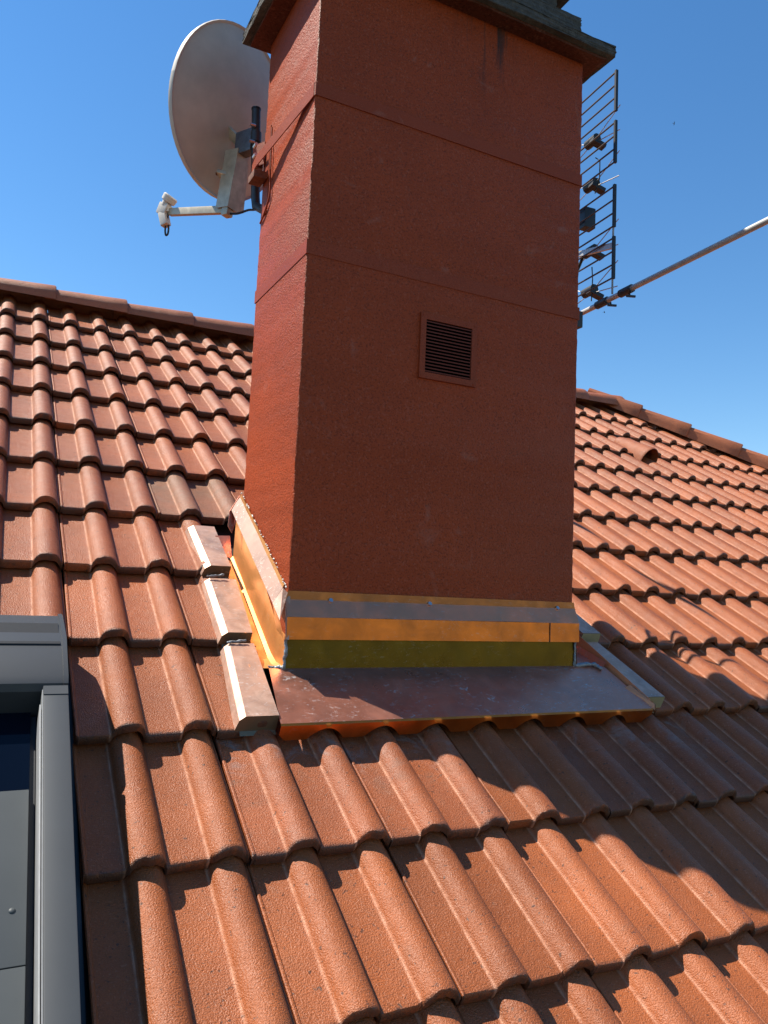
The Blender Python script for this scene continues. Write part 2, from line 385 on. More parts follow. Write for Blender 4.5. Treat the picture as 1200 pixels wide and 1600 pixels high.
# ---- ridge and hip tiles: tapered half-round, larger end over the next
def cap_mesh(ln, r0, r1, hgt0, hgt1, name, facet=False):
    mb = MB(); n = 10; rows = []
    def arc(y, r, hg, t):
        out = []
        for i in range(n + 1):
            a = math.pi * i / n; c = math.cos(a); s_ = math.sin(a)
            if facet:
                w = max(-1, min(1, c * 1.35)); z = hg * min(1, s_ * 1.25)
            else: w = c; z = hg * s_ ** 0.85
            out.append((y, -w * (r - t), z - t * s_))
        return out
    rows.append(arc(0.05, r1 + (r0 - r1) * 0.05 / ln, hgt0, 0.016)); rows.append(arc(0.002, r0, hgt0, 0.016)); rows.append(arc(-0.001, r0, hgt0, 0.008)); rows.append(arc(0.002, r0, hgt0, 0.002)); rows.append(arc(0.008, r0, hgt0, 0))
    for f in (0.25, 0.5, 0.75, 1.0): rows.append(arc(ln * f, r0 + (r1 - r0) * f, hgt0 + (hgt1 - hgt0) * f, 0))
    mb.grid(rows); me = mb.mesh(name, smooth=40); me.materials.append(M['ridge']); me.flip_normals(); return me
rme = cap_mesh(0.43, 0.112, 0.098, 0.105, 0.082, 'ridge_tile')
xr = 0.075
x = xr - 0.374 * 3
while x < RX + 0.12:
    o = bpy.data.objects.new('ridge_tile', rme); C.objects.link(o); o.parent = roof
    o.matrix_local = Matrix.Translation((x, 0.018, -0.026 + rnd(0.002))) @ Matrix.Rotation(rad(180 + rnd(0.4)), 4, 'Z')
    x += 0.374
hme = cap_mesh(0.43, 0.108, 0.094, 0.105, 0.082, 'hip_tile', True)
hd = V((1, -1, -TN)).normalized(); hs = V((1, 1, 0)).normalized(); hn = hd.cross(hs)
if hn.z < 0: hn = -hn
hs2 = hn.cross(hd)
top = V((RX, 0.02, -0.042)) + hn * 0.004
for q in range(14):
    p = top + hd * (0.21 + 0.385 * q)
    o = bpy.data.objects.new('hip_tile', hme); C.objects.link(o); o.parent = roof
    xx = -hd; zz = hn; yy = zz.cross(xx)
    o.matrix_local = Matrix.Translation(p) @ Matrix((xx, yy, zz)).transposed().to_4x4() @ Matrix.Rotation(rad(rnd(0.5)), 4, 'Z')
# ---- vent hood tile far up the right part of the roof
mb = MB(); rows = []
vx, vv = 3.60, 1.10
for (dv, r, hg) in ((0.012, 0.054, 0.082), (0.0, 0.066, 0.098), (-0.004, 0.069, 0.101), (-0.02, 0.069, 0.101), (-0.10, 0.066, 0.086), (-0.2, 0.058, 0.068), (-0.28, 0.048, 0.052), (-0.32, 0.044, 0.040)):
    rows.append([L(vx - r * math.cos(math.pi * i / 12), vv + dv if dv <= 0 else vv - 0.05, -0.048 + hg * math.sin(math.pi * i / 12) ** 0.9) for i in range(13)])
mb.grid(rows)
vt = mb.build('vent_tile', 'ridge', roof, smooth=50)

# ------------------------------------------------------------------ chimney
X0, X1, YF, YB = 0.548, 1.482, -2.680, -2.232
ZC = 0.256
chim = thing('chimney', 'tall brick red rendered chimney with concrete cap rising from the tiled roof', 'chimney', ((X0 + X1) / 2, (YF + YB) / 2, -1.72))
CO = V(chim.location)
mb = MB()
r_ = random.Random(3)
# rendered shaft with softly uneven faces and rounded arrises
nz = 150
rows = []
def ring(z, e):
    pts = []
    for (cx, cy, a0) in ((X1, YB, 0), (X0, YB, 90), (X0, YF, 180), (X1, YF, 270)):
        r = 0.006
        ox = cx - r if cx == X1 else cx + r; oy = cy - r if cy == YB else cy + r
        for q in (0, 30, 60, 90):
            a = rad(a0 + q); pts.append((ox + math.cos(a) * r + e * r_.uniform(-1, 1), oy + math.sin(a) * r + e * r_.uniform(-1, 1), z))
    return pts + [pts[0]]
zs = [-2.15 + (ZC + 2.15) * i / nz for i in range(nz + 1)]
mb.grid([ring(z, 0.0011) for z in zs])
shaft = mb.build('chimney_stack', 'render', chim, CO, smooth=50)
shaft.data.name = 'chimney_stack'
# object coordinates of the shaft are relative to CO; stains use world-like values, so undo the offset
shaft.location = CO; shaft.matrix_parent_inverse = Matrix.Translation(-CO)
for vtx in shaft.data.vertices: vtx.co = vtx.co + CO
shaft.location = (0, 0, 0)

def band(name, z0, z1, off, t, closed=True):
    mb = MB()
    a, b = off, off + t
    def loop(o, z): return [(X0 - o, YF - o, z), (X1 + o, YF - o, z), (X1 + o, YB + o, z), (X0 - o, YB + o, z)]
    q = [loop(b, z0), loop(b, z1), loop(a, z1), loop(a, z0)]
    o = 0
    vs = [p for l in q for p in l]; fs = []
    for i in range(4):
        for k in range(4):
            fs.append((i * 4 + k, i * 4 + (k + 1) % 4, ((i + 1) % 4) * 4 + (k + 1) % 4, ((i + 1) % 4) * 4 + k))
    mb.add(vs, fs); return mb.build(name, 'strap', chim, CO)
s1 = band('strap', -0.620, -0.580, -0.001, 0.0035)
# upper strap: round three faces, then pulled off the left face towards the dish mast
mb = MB()
def strap_run(pts, z0s, z1s, t=0.003):
    for i in range(len(pts) - 1):
        (xa, ya), (xb, yb_) = pts[i], pts[i + 1]
        dx, dy = xb - xa, yb_ - ya; l = math.hypot(dx, dy); nx, ny = dy / l * t, -dx / l * t
        mb.hexa([(xa, ya, z0s[i]), (xb, yb_, z0s[i + 1]), (xb + nx, yb_ + ny, z0s[i + 1]), (xa + nx, ya + ny, z0s[i]),
                 (xa, ya, z1s[i]), (xb, yb_, z1s[i + 1]), (xb + nx, yb_ + ny, z1s[i + 1]), (xa + nx, ya + ny, z1s[i])])
zb, zt = -0.171, -0.133
strap_run([(X0 - 0.001, YF - 0.0005), (X1 + 0.0005, YF - 0.0005), (X1 + 0.0005, YB + 0.0005), (X0 + 0.02, YB + 0.0005)], [zb] * 4, [zt] * 4)
MX, MY = 0.574, -2.04           # dish mast, behind the chimney's back left corner
strap_run([(0.512, -2.235), (0.506, -2.295), (0.5455, -2.655), (X0 - 0.0012, YF + 0.004), (X0 + 0.004, YF - 0.0035)], [-0.206, -0.205, zb - 0.002, zb, zb], [-0.170, -0.168, zt - 0.002, zt, zt])
s2 = mb.build('strap', 'strap', chim, CO); s2['label'] = 'upper painted strap pulled off the wall towards the dish mast'
# louvred vent
vx0, vx1, vz0, vz1 = 0.902, 1.094, -0.903, -0.712
fr = 0.018
mb = MB()
ydp = YF - 0.0075
for (a, b) in (((vx0, vz0), (vx0 + fr, vz1)), ((vx1 - fr, vz0), (vx1, vz1)), ((vx0 + fr, vz0), (vx1 - fr, vz0 + fr)), ((vx0 + fr, vz1 - fr), (vx1 - fr, vz1))):
    mb.box((a[0], ydp, a[1]), (b[0], YF + 0.004, b[1]))
grille = mb.build('vent_grille', 'strap', chim, CO)
mb = MB(); mb.box((vx0 + fr, YF - 0.0014, vz0 + fr), (vx1 - fr, YF + 0.001, vz1 - fr)); mb.build('grille_back', 'void', grille, CO)
nsl = 16
for i in range(nsl):
    z = vz0 + fr + (vz1 - vz0 - 2 * fr) * (i + 0.5) / nsl
    mb = MB(); xa, xb = vx0 + fr, vx1 - fr
    mb.hexa([(xa, YF - 0.0072, z - 0.0032), (xb, YF - 0.0072, z - 0.0032), (xb, YF - 0.0016, z + 0.0008), (xa, YF - 0.0016, z + 0.0008),
             (xa, YF - 0.0072, z + 0.0006), (xb, YF - 0.0072, z + 0.0006), (xb, YF - 0.0016, z + 0.0026), (xa, YF - 0.0016, z + 0.0026)])
    mb.build('slat', 'slat', grille, CO)
for (a, b) in ((vx0 + 0.008, vz1 - 0.006), (vx1 - 0.007, vz0 + 0.007), (vx1 - 0.008, vz1 - 0.008), (vx0 + 0.008, vz0 + 0.008)):
    MB().tube([(a, ydp + 0.001, b), (a, ydp - 0.0015, b)], 0.0032, 8).build('screw', 'strap', grille, CO)
# concrete cap
def slab(name, x0, x1, y0, y1, z0, z1, m, bev=0.006, seed=1, rough_=0.0025, slope=0.0):
    rr = random.Random(seed); nx, ny = 22, 14
    bm = bmesh.new(); bmesh.ops.create_cube(bm, size=1.0)
    bmesh.ops.subdivide_edges(bm, edges=bm.edges[:], cuts=14, use_grid_fill=True)
    for v in bm.verts:
        p = v.co; top = p.z > 0.49
        ex = min(0.5 - abs(p.x), 0.5 - abs(p.y))
        xx = x0 + (p.x + 0.5) * (x1 - x0); yy = y0 + (p.y + 0.5) * (y1 - y0); zz = z0 + (p.z + 0.5) * (z1 - z0)
        if top: zz += slope * min(1, ex * 6) - (0.004 + rr.uniform(0, 0.004)) * (ex < 0.01)
        v.co = (xx + rr.uniform(-1, 1) * rough_, yy + rr.uniform(-1, 1) * rough_, zz + rr.uniform(-1, 1) * rough_ * 0.6)
    me = bpy.data.meshes.new(name); bm.to_mesh(me); bm.free()
    for v in me.vertices: v.co = v.co - CO
    for p in me.polygons: p.use_smooth = True
    me.set_sharp_from_angle(angle=rad(50)); me.materials.append(M[m])
    o = bpy.data.objects.new(name, me); C.objects.link(o); o.parent = chim; return o
slab('cap_slab', 0.466, 1.556, -2.752, -2.185, ZC + 0.006, 0.300, 'concrete', seed=2, slope=0.03)
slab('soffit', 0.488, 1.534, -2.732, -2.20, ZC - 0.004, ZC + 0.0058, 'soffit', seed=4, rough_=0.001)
slab('cap_course', 0.60, 1.452, -2.700, -2.26, 0.338, 0.396, 'concrete', seed=5)
slab('cap_course', 0.65, 1.385, -2.655, -2.30, 0.3975, 0.50, 'concrete', seed=6)
slab('cap_slab', 0.58, 1.455, -2.715, -2.24, 0.502, 0.56, 'concrete', seed=8)

# ------------------------------------------------------------------ copper flashing round the chimney foot
flash = thing('copper_flashing', 'new bright copper flashing folded round the foot of the red chimney', 'flashing', L(1.0, 3.3, 0))
FO = V(flash.location)
def cop(mb, name, m='copper', parent=None, **k): return mb.build(name, m, parent or flash, FO, **k)
# apron
VA0, VA1 = 3.190, 3.398
def aph(u): return -0.004 + 0.008 * u
nu, nx = 5, 24
ax0, ax1 = 0.478, 1.628
rows = []
for a in range(nu + 1):
    u = a / nu
    rows.append([L(ax0 + (0.504 - ax0) * (1 - u) + (ax1 - ax0) * b / nx - ((ax1 - 1.60) + (0.504 - ax0)) * (1 - u) * b / nx, VA0 + (VA1 - VA0) * u, aph(u) + rnd(0.0012) * (0 < a < nu)) for b in range(nx + 1)])
mb = MB().grid(rows); o0 = len(mb.v)
apron = cop(mb, 'apron', 'copper_apron', smooth=60)
# drip edge with an arch cut out over every roll
mb = MB()
def arch(x):
    best = -0.040
    for i in range(3, 12):
        u = (x - 0.15 * i + 0.004) / 0.047
        if abs(u) < 1: best = max(best, -0.040 + 0.032 * (1 - abs(u) ** 2.0))
    return best
xs = [ax0 + (ax1 - ax0) * i / 160 for i in range(161)]
mb.grid([[L(x, VA1, 0.0042) for x in xs], [L(x, VA1 + 0.005, 0.001) for x in xs], [L(x, VA1 + 0.008, min(arch(x), -0.002)) for x in xs]])
drip = cop(mb, 'drip_edge', 'copper_front', apron, smooth=40)
# front: top lip, sloped cover, vertical lip, upstand
fx0, fx1 = X0 - 0.008, X1 + 0.006
def zr(y): return y * TN                                # roof plane height at y
mb = MB(); mb.plate([(fx0, YF - 0.004, -1.545), (fx1, YF - 0.004, -1.545), (fx1 - 0.004, YF - 0.0035, -1.5235), (fx0 + 0.006, YF - 0.0035, -1.5205)], 0.002); cop(mb, 'top_lip', 'copper_lip')
mb = MB()
rows = []
for z, y in ((-1.5425, YF - 0.0045), (-1.586, YF - 0.0245)):
    rows.append([(fx0 + (fx1 - fx0) * i / 20, y + rnd(0.0008), z + rnd(0.0006)) for i in range(21)])
mb.grid(rows); cop(mb, 'cover_strip', 'copper_cover', smooth=60)
mb = MB(); mb.plate([(fx0, YF - 0.0262, -1.643), (fx1, YF - 0.0262, -1.643), (fx1, YF - 0.0252, -1.5865), (fx0, YF - 0.0252, -1.5865)], 0.0012); cop(mb, 'cover_lip', 'copper_front')
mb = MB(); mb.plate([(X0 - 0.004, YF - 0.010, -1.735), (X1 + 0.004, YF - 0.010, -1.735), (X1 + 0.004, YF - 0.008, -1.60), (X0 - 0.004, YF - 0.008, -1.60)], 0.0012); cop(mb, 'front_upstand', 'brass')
for x in (0.665, 0.966, 1.418):
    MB().tube([(x, YF - 0.004, -1.5435), (x, YF - 0.0085, -1.5405)], 0.0058, 10).build('screw', 'zinc', flash, FO)
mb = MB(); mb.box((1.374, YF - 0.0280, -1.643), (1.3755, YF - 0.0264, -1.587)); cop(mb, 'lap_seam', 'gasket')
# solder runs at the corners
def blob_run(name, pts, r, seed):
    rr = random.Random(seed); P = []
    for i in range(len(pts) - 1):
        a, b = V(pts[i]), V(pts[i + 1])
        for k in range(8): P.append(a.lerp(b, k / 8) + V((rr.uniform(-1, 1), rr.uniform(-1, 1), rr.uniform(-1, 1))) * r * 0.35)
    P.append(V(pts[-1]))
    MB().tube(P, [r * rr.uniform(0.55, 1.25) for _ in P], 7).build(name, 'solder', flash, FO, smooth=60)
blob_run('solder_seam', [(X0 - 0.004, YF - 0.011, -1.72), (X0 - 0.004, YF - 0.012, -1.645)], 0.006, 1)
blob_run('solder_seam', [(X1 + 0.003, YF - 0.011, -1.72), (X1 + 0.003, YF - 0.012, -1.645)], 0.005, 2)
blob_run('solder_seam', [(X1 + 0.004, YF - 0.012, -1.714), L(1.56, 3.192, 0.002), L(1.575, 3.215, 0.002)], 0.006, 3)
blob_run('solder_seam', [(X0 - 0.006, YF - 0.010, -1.714), L(0.508, 3.178, -0.012)], 0.006, 4)
# corner piece on the left front edge
mb = MB(); mb.plate([(X0 - 0.010, YF - 0.0262, -1.643), (X0 - 0.002, YF - 0.0285, -1.643), (X0 + 0.004, YF - 0.006, -1.535), (X0 - 0.008, YF - 0.001, -1.532)], 0.002); cop(mb, 'corner_fold', 'copper_cap')
# left gutter between cut tiles and the chimney
gx0, gx1, gh = 0.455, X0 - 0.006, -0.040
v0g, v1g = 2.60, 3.185
mb = MB(); n = 12
rows = [[], [], [], [], []]
for i in range(n + 1):
    v = v0g + (v1g - v0g) * i / n
    h = gh if v < 3.12 else gh + (v - 3.12) / 0.08 * 0.040
    for r, (x, dh) in zip(rows, ((gx0, 0.01), (gx0 + 0.003, 0), (gx1 - 0.012, 0.0), (gx1, 0.006), (gx1 + 0.004, 0.14))):
        if dh > 0.1: r.append(L(x, v, h) + V((0, 0, 0.125 - 0.045 * max(0.0, (v - 3.0) / 0.2)))); continue
        rows_x = x
        r.append(L(rows_x, v, h + dh + (rnd(0.0008) if 0.001 < dh < 0.01 else 0)))
mb.grid(rows); gut = cop(mb, 'side_gutter', 'copper', smooth=25)
# right gutter and its upstand
mb = MB()
rows = []
for i in range(9):
    v = 2.60 + 0.60 * i / 8; h = -0.045 if v < 3.05 else -0.045 + (v - 3.05) / 0.15 * 0.041
    rows.append([L(X1 + 0.006, v, h) + V((0, 0, 0.11 - 0.05 * max(0.0, (v - 3.0) / 0.2))), L(X1 + 0.008, v, h), L(1.590, v, h), L(1.598, v, h + 0.02)])
mb.grid(rows); cop(mb, 'side_gutter', 'copper_apron', smooth=25)
mb = MB(); mb.plate([L(1.592, 3.03, -0.03), L(1.632, 3.375, -0.006), L(1.637, 3.370, 0.014), L(1.600, 3.03, 0.006)], 0.002); cop(mb, 'gutter_edge', 'copper_shade')
mb = MB(); mb.plate([L(1.60, 3.30, 0.001), L(1.636, 3.402, 0.001), L(1.640, 3.390, 0.012), L(1.618, 3.30, 0.010)], 0.002); cop(mb, 'folded_tab', 'copper_shade')
# left side cover strip leaning out from the wall (top lip, sloping face, front fold)
def wz(y, off): return y * TN + off
yA, yB_ = -2.215, -2.655
zA = lambda y: -1.239 + (y + 2.228) * 0.621
mb = MB()
rows = [[], [], []]
for i in range(13):
    y = yA + (yB_ - yA) * i / 12
    rows[0].append((X0 - 0.0035 + rnd(0.0012), y, zA(y) + 0.002 + rnd(0.001)))
    rows[1].append((X0 - 0.0065 + rnd(0.001), y, zA(y) - 0.010))
    rows[2].append((X0 - 0.034, y - 0.005, zA(y) - 0.050))
mb.grid([rows[1], rows[2]]); cop(mb, 'cover_strip', 'copper_dull', smooth=60)
mb = MB(); mb.grid([rows[0], rows[1]]); cop(mb, 'top_lip', 'copper', smooth=60)
mb = MB(); mb.add([(X0 - 0.0065, yB_, zA(yB_) - 0.010), (X0 - 0.034, yB_ - 0.005, zA(yB_) - 0.050), (X0 - 0.030, YF - 0.031, zA(YF) - 0.075), (X0 - 0.006, YF - 0.012, zA(YF) - 0.006)], [(0, 1, 2, 3)]); cop(mb, 'front_fold', 'copper_dull')
mb = MB(); mb.add([(X0 - 0.034, yB_ - 0.005, zA(yB_) - 0.050), (X0 - 0.030, YF - 0.031, zA(YF) - 0.075), (X0 - 0.012, YF - 0.020, -1.643), (X0 - 0.020, YF + 0.02, -1.62)], [(0, 1, 2, 3)]); cop(mb, 'front_fold', 'copper')
# open upper end, bent sheet
mb = MB(); mb.plate([(X0 - 0.006, yA + 0.006, zA(yA) - 0.004), (X0 - 0.040, yA - 0.012, zA(yA) - 0.058), (X0 - 0.043, yA - 0.016, zA(yA) - 0.105), (X0 - 0.030, yA - 0.018, zA(yA) - 0.125), (X0 - 0.012, yA, zA(yA) - 0.08)], 0.0015); cop(mb, 'bent_end', 'copper_apron')
mb = MB(); mb.plate([L(0.492, 2.60, -0.040), L(0.538, 2.605, -0.036), L(0.540, 2.53, 0.0), L(0.494, 2.525, -0.006)], 0.0015); cop(mb, 'back_sheet', 'copper_apron')
blob_run('solder_seam', [L(0.492, 2.606, -0.040), L(0.530, 2.612, -0.038)], 0.004, 6)
# crumbs of mortar along the left top lip
mb = MB(); rr = random.Random(5)
for i in range(46):
    y = yA + (yB_ - 0.02 - yA) * rr.random(); r = rr.uniform(0.0012, 0.0035)
    c = V((X0 - 0.002 - rr.random() * 0.003, y, zA(y) + 0.003 + rr.uniform(-0.002, 0.006)))
    mb.add([c + V(q) * r for q in ((1, 0, 0), (-1, 0, 0), (0, 1, 0), (0, -1, 0), (0, 0, 1), (0, 0, -1))], [(0, 2, 4), (2, 1, 4), (1, 3, 4), (3, 0, 4), (2, 0, 5), (1, 2, 5), (3, 1, 5), (0, 3, 5)])
cr = mb.build('mortar_crumbs', 'lnb', flash, FO); cr['kind'] = 'stuff'
# box covers over the cut rolls
def cover(xa, xb, va, xc, xd, vb, ha, hb, bev, name='roll_cover', base=-0.038, mirror=False):
    # (xa,xb) at the upper end va, (xc,xd) at the lower end vb; bevelled on the tile side
    mb = MB()
    if not mirror:
        P = [L(xa - 0.006, va, base), L(xa, va, ha - 0.012), L(xa + bev, va, ha), L(xb, va, ha), L(xb, va, base),
             L(xc - 0.006, vb, base + 0.004), L(xc, vb, hb - 0.012), L(xc + bev, vb, hb), L(xd, vb, hb), L(xd, vb, base + 0.004)]
    else:
        P = [L(xa, va, base), L(xa, va, ha), L(xb - 0.002, va, ha), L(xb, va, ha - 0.004), L(xb + 0.004, va, base),
             L(xc, vb, base + 0.004), L(xc, vb, hb), L(xd - 0.002, vb, hb), L(xd, vb, hb - 0.004), L(xd + 0.004, vb, base + 0.004)]
    for s_ in range(4): mb.add([P[s_], P[s_ + 1], P[s_ + 6], P[s_ + 5]], [(0, 1, 2, 3)])
    o = cop(mb, name, 'copper_cap')
    mb = MB(); e = [p + (L(0, 0.0015, 0) - L(0, 0, 0)) for p in P[5:]]
    mb.add(e, [(0, 1, 2, 3, 4)])
    t1, t2 = (e[4] - e[0]) * 0.12, (L(0, 0.010, -0.006) - L(0, 0, 0))
    mb.add([e[0] + t1, e[4], e[4] + t2, e[0] + t1 + t2], [(0, 1, 2, 3)])
    cop(mb, 'end_flap', 'brass_pale' if mirror else 'flap', o)
    return o
cover(0.421, 0.505, 2.455, 0.426, 0.503, 2.722, -0.012, 0.003, 0.016)
cover(0.420, 0.512, 2.765, 0.412, 0.492, 3.052, -0.014, 0.004, 0.014)
cover(0.414, 0.492, 3.080, 0.388, 0.480, 3.374, -0.010, 0.008, 0.013)
cover(1.615, 1.690, 2.790, 1.622, 1.700, 3.040, -0.012, 0.010, 0.0, mirror=True)
cover(1.612, 1.680, 3.060, 1.632, 1.710, 3.358, -0.010, 0.012, 0.0, mirror=True)
for (x, v) in ((0.420, 3.082), (0.424, 2.768)): blob_run('solder_seam', [L(x, v, -0.006), L(x + 0.05, v - 0.004, -0.002)], 0.0035, int(v * 100))
# pencil scribbles on the gutter sheet (illegible)
mb = MB(); rr = random.Random(11)
for i in range(16):
    v = 2.83 + 0.285 * i / 15; x = 0.502 + rr.uniform(-0.006, 0.006)
    P = []
    for k in range(6): P.append(L(x + rr.uniform(-0.007, 0.007), v + rr.uniform(-0.008, 0.008), gh + 0.0012))
    for a, b in zip(P, P[1:]):
        d_ = (b - a).normalized() if (b - a).length > 1e-5 else V((1, 0, 0)); sd = d_.cross(L(0, 0, 1)).normalized() * 0.00055
        mb.add([a - sd, a + sd, b + sd, b - sd], [(0, 1, 2, 3)])
mk = mb.build('pencil_mark', 'ink', flash, FO)

# ------------------------------------------------------------------ satellite dish on the left side of the chimney
dish = thing('satellite_dish', 'weathered grey satellite dish seen from behind, on a pipe beside the chimney', 'satellite dish', (MX, MY, -0.42))
DO = V(dish.location)
def dp(mb, name, m, parent=None, **k): return mb.build(name, m, parent or dish, DO, **k)
dal, dev = rad(30.9), rad(13)
dn = V((-math.sin(dal) * math.cos(dev), math.cos(dal) * math.cos(dev), math.sin(dev)))
dsd = V((0, 0, 1)).cross(dn).normalized(); du = dn.cross(dsd)
DC = V((0.512, -1.90, 0.186))
RA, RB = 0.278, 0.300
def dpt(r, a, off=0.0):
    return DC + dsd * (RA * r * math.cos(a)) + du * (RB * r * math.sin(a)) + dn * (0.058 * r * r + off - 0.058)
n = 56
mb = MB(); rows = []
prof_ = [(0.0, 0.0)] + [(r, 0.0) for r in (0.12, 0.3, 0.5, 0.7, 0.85, 0.955)] + [(0.972, -0.001), (0.985, -0.006), (1.0, -0.010), (1.006, -0.004), (1.0, 0.008), (0.97, 0.006)] + [(r, 0.003) for r in (0.85, 0.6, 0.3, 0.0)]
for (r, off) in prof_: rows.append([dpt(r, 2 * math.pi * k / n, off) for k in range(n + 1)])
mb.grid(rows); dp(mb, 'reflector', 'dish', smooth=50)
# mast
mt_ = V((-0.008, 0, 0.144))
mb = MB(); mb.tube([(MX - 0.008, MY, 0.144), (MX, MY, -0.02), (MX + 0.008, MY, -0.17), (MX + 0.012, MY - 0.004, -0.205), (MX + 0.024, MY - 0.05, -0.235), (MX + 0.03, MY - 0.188, -0.245)], 0.0155, 16)
dp(mb, 'mast', 'mast', smooth=40)
mb = MB(); mb.tube([(MX - 0.008, MY, 0.1445), (MX - 0.0082, MY, 0.150)], 0.0168, 16); dp(mb, 'end_cap', 'black', smooth=40)
# painted wall plate, clamp block under the strap and arms back to the mast
mb = MB(); mb.plate([(X0 - 0.002, -2.300, -0.345), (X0 - 0.002, -2.244, -0.345), (X0 - 0.002, -2.236, -0.05), (X0 - 0.002, -2.292, -0.05)], 0.004, V((-1, 0, 0))); dp(mb, 'wall_plate', 'strap')
mb = MB(); mb.bar((0.500, -2.262, -0.222), (X0 - 0.007, -2.262, -0.222), 0.062, 0.024); dp(mb, 'clamp_block', 'rust', bevel=0.002)
mb = MB(); mb.bar((0.516, -2.215, -0.13), (X0 - 0.007, -2.26, -0.13), 0.004, 0.075); dp(mb, 'bracket_plate', 'strap')
mb = MB(); mb.bar((0.530, -2.235, -0.16), (MX, MY, -0.10), 0.028, 0.022); dp(mb, 'stand_off_arm', 'rust')
for z in (-0.110, -0.145):
    MB().tube([(0.511, -2.262, z), (0.511, -2.240, z)], 0.0055, 8).build('bolt', 'zinc', dish, DO)
# tilting bracket, back channel and lugs on the back of the reflector
P1, P2 = V((0.540, -1.972, 0.003)), V((0.519, -1.957, -0.198))
mb = MB(); mb.bar(V((MX - 0.004, MY + 0.006, 0.035)), V((0.532, -1.965, 0.038)), 0.040, 0.082); dp(mb, 'tilt_bracket', 'steel_blue', bevel=0.006)
mb = MB(); mb.tube([(MX - 0.004, MY, 0.062), (MX - 0.003, MY, 0.025)], 0.0195, 14); dp(mb, 'mast_clamp', 'mast', smooth=40)
for z in (0.075, 0.015):
    MB().tube([(MX - 0.030, MY - 0.018, z), (MX - 0.012, MY - 0.018, z)], 0.006, 8).build('bolt', 'zinc', dish, DO)
ax = (P1 - P2).normalized(); bkn = dn
mb = MB()
for s_ in (-1, 1): mb.bar(P1 + ax * 0.01 + dsd * 0.027 * s_ + dn * 0.02, P2 + dsd * 0.022 * s_ + dn * 0.02, 0.003, 0.062, tuple(dn))
mb.bar(P1 + ax * 0.01 - dn * 0.010, P2 - dn * 0.010, 0.054, 0.003, tuple(dn)); dp(mb, 'back_channel', 'dish_arm')
for (a, tip) in ((P1 + V((-0.004, 0.01, 0.05)), V((0.484, -1.928, 0.118))), (P1.lerp(P2, 0.42), V((0.477, -1.918, -0.058)))):
    mb = MB(); mb.bar(a, tip, 0.014, 0.034, tuple(dn)); dp(mb, 'lug', 'dish_arm', bevel=0.004)
    mb = MB(); c = tip - dn * 0.012; mb.tube([c, c + dn * 0.02], 0.0065, 8); dp(mb, 'bolt', 'rust')
mb = MB(); mb.plate([P1 + dn * 0.012 - dsd * 0.03, P2 + dn * 0.012 - dsd * 0.024, P2 + dn * 0.012 - dsd * 0.075 + ax * 0.02, P1 + dn * 0.012 - dsd * 0.055 - ax * 0.01], 0.003); dp(mb, 'side_plate', 'dish_arm')
# feed arm and LNB
LN = V((0.3480, -1.70, -0.131))
a0 = V((0.508, -1.950, -0.199))
mb = MB(); mb.bar(a0, LN + V((0.010, 0, -0.010)), 0.019, 0.026); dp(mb, 'feed_arm', 'dish_arm', bevel=0.002)
mb = MB(); mb.bar(a0 + V((0.007, -0.004, 0.052)), a0 + V((0.0, 0, -0.024)), 0.030, 0.032, tuple(dsd)); dp(mb, 'arm_end', 'dish_arm', bevel=0.006)
fd = (DC + V((0, 0, 0.02)) - LN).normalized()
lt = LN + V((0, 0, 0.030))
mb = MB(); mb.tube([lt - fd * 0.022, lt - fd * 0.006, lt - fd * 0.002, lt + fd * 0.018, lt + fd * 0.022], [0.016, 0.018, 0.026, 0.028, 0.024], 22); dp(mb, 'feed_horn', 'lnb', smooth=35)
mb = MB(); mb.bar(lt - fd * 0.012, lt - fd * 0.040 - V((0, 0, 0.018)), 0.030, 0.042); dp(mb, 'lnb_neck', 'lnb', bevel=0.005)
mb = MB(); mb.bar(lt - fd * 0.034 - V((0, 0, 0.012)), lt - fd * 0.004 - V((0, 0, 0.092)), 0.030, 0.030, tuple(fd)); dp(mb, 'lnb_body', 'lnb', bevel=0.006)
mb = MB(); mb.tube([lt - V((0, 0, 0.01)), lt - V((0, 0, 0.042))], 0.010, 10); dp(mb, 'holder', 'lnb', smooth=40)
cbp = lt - fd * 0.006 - V((0, 0, 0.09))
def curve(ctrl, n=8):
    P = [V(c) for c in ctrl]; out = []
    for i in range(len(P) - 1):
        p0, p1, p2, p3 = P[max(i - 1, 0)], P[i], P[i + 1], P[min(i + 2, len(P) - 1)]
        for k in range(n):
            t = k / n; out.append(0.5 * ((2 * p1) + (p2 - p0) * t + (2 * p0 - 5 * p1 + 4 * p2 - p3) * t * t + (3 * p1 - p0 - 3 * p2 + p3) * t ** 3))
    return out + [P[-1]]
mb = MB(); mb.tube(curve([cbp, cbp - V((0, 0, 0.022)), cbp + V((0.004, 0, -0.036)), cbp + V((0.010, -0.003, -0.028)), cbp + V((0.010, -0.004, 0.0)), cbp + V((0.004, -0.004, 0.036)), cbp + V((0.022, -0.006, 0.062)), LN + V((0.045, -0.05, -0.030))]), 0.0036, 7); dp(mb, 'cable', 'black', smooth=60)
mb = MB(); q0 = a0 - V((0, 0, 0.012))
mb.tube(curve([q0, q0 + V((0.03, -0.03, -0.006)), q0 + V((0.06, -0.06, 0.002)), V((0.578, -2.05, -0.222)), V((0.586, -2.10, -0.235)), V((0.575, -2.21, -0.28))]), 0.004, 7); dp(mb, 'cable', 'black', smooth=60)
mb = MB(); mb.tube(curve([(X0 - 0.006, -2.318, -0.075), (X0 - 0.007, -2.326, -0.17), (X0 - 0.007, -2.335, -0.25), (X0 - 0.006, -2.335, -0.30), (X0 - 0.006, -2.318, -0.325), (X0 - 0.005, -2.28, -0.347), (X0 - 0.004, -2.245, -0.36)]), 0.0030, 7); dp(mb, 'cable', 'strap', smooth=60)

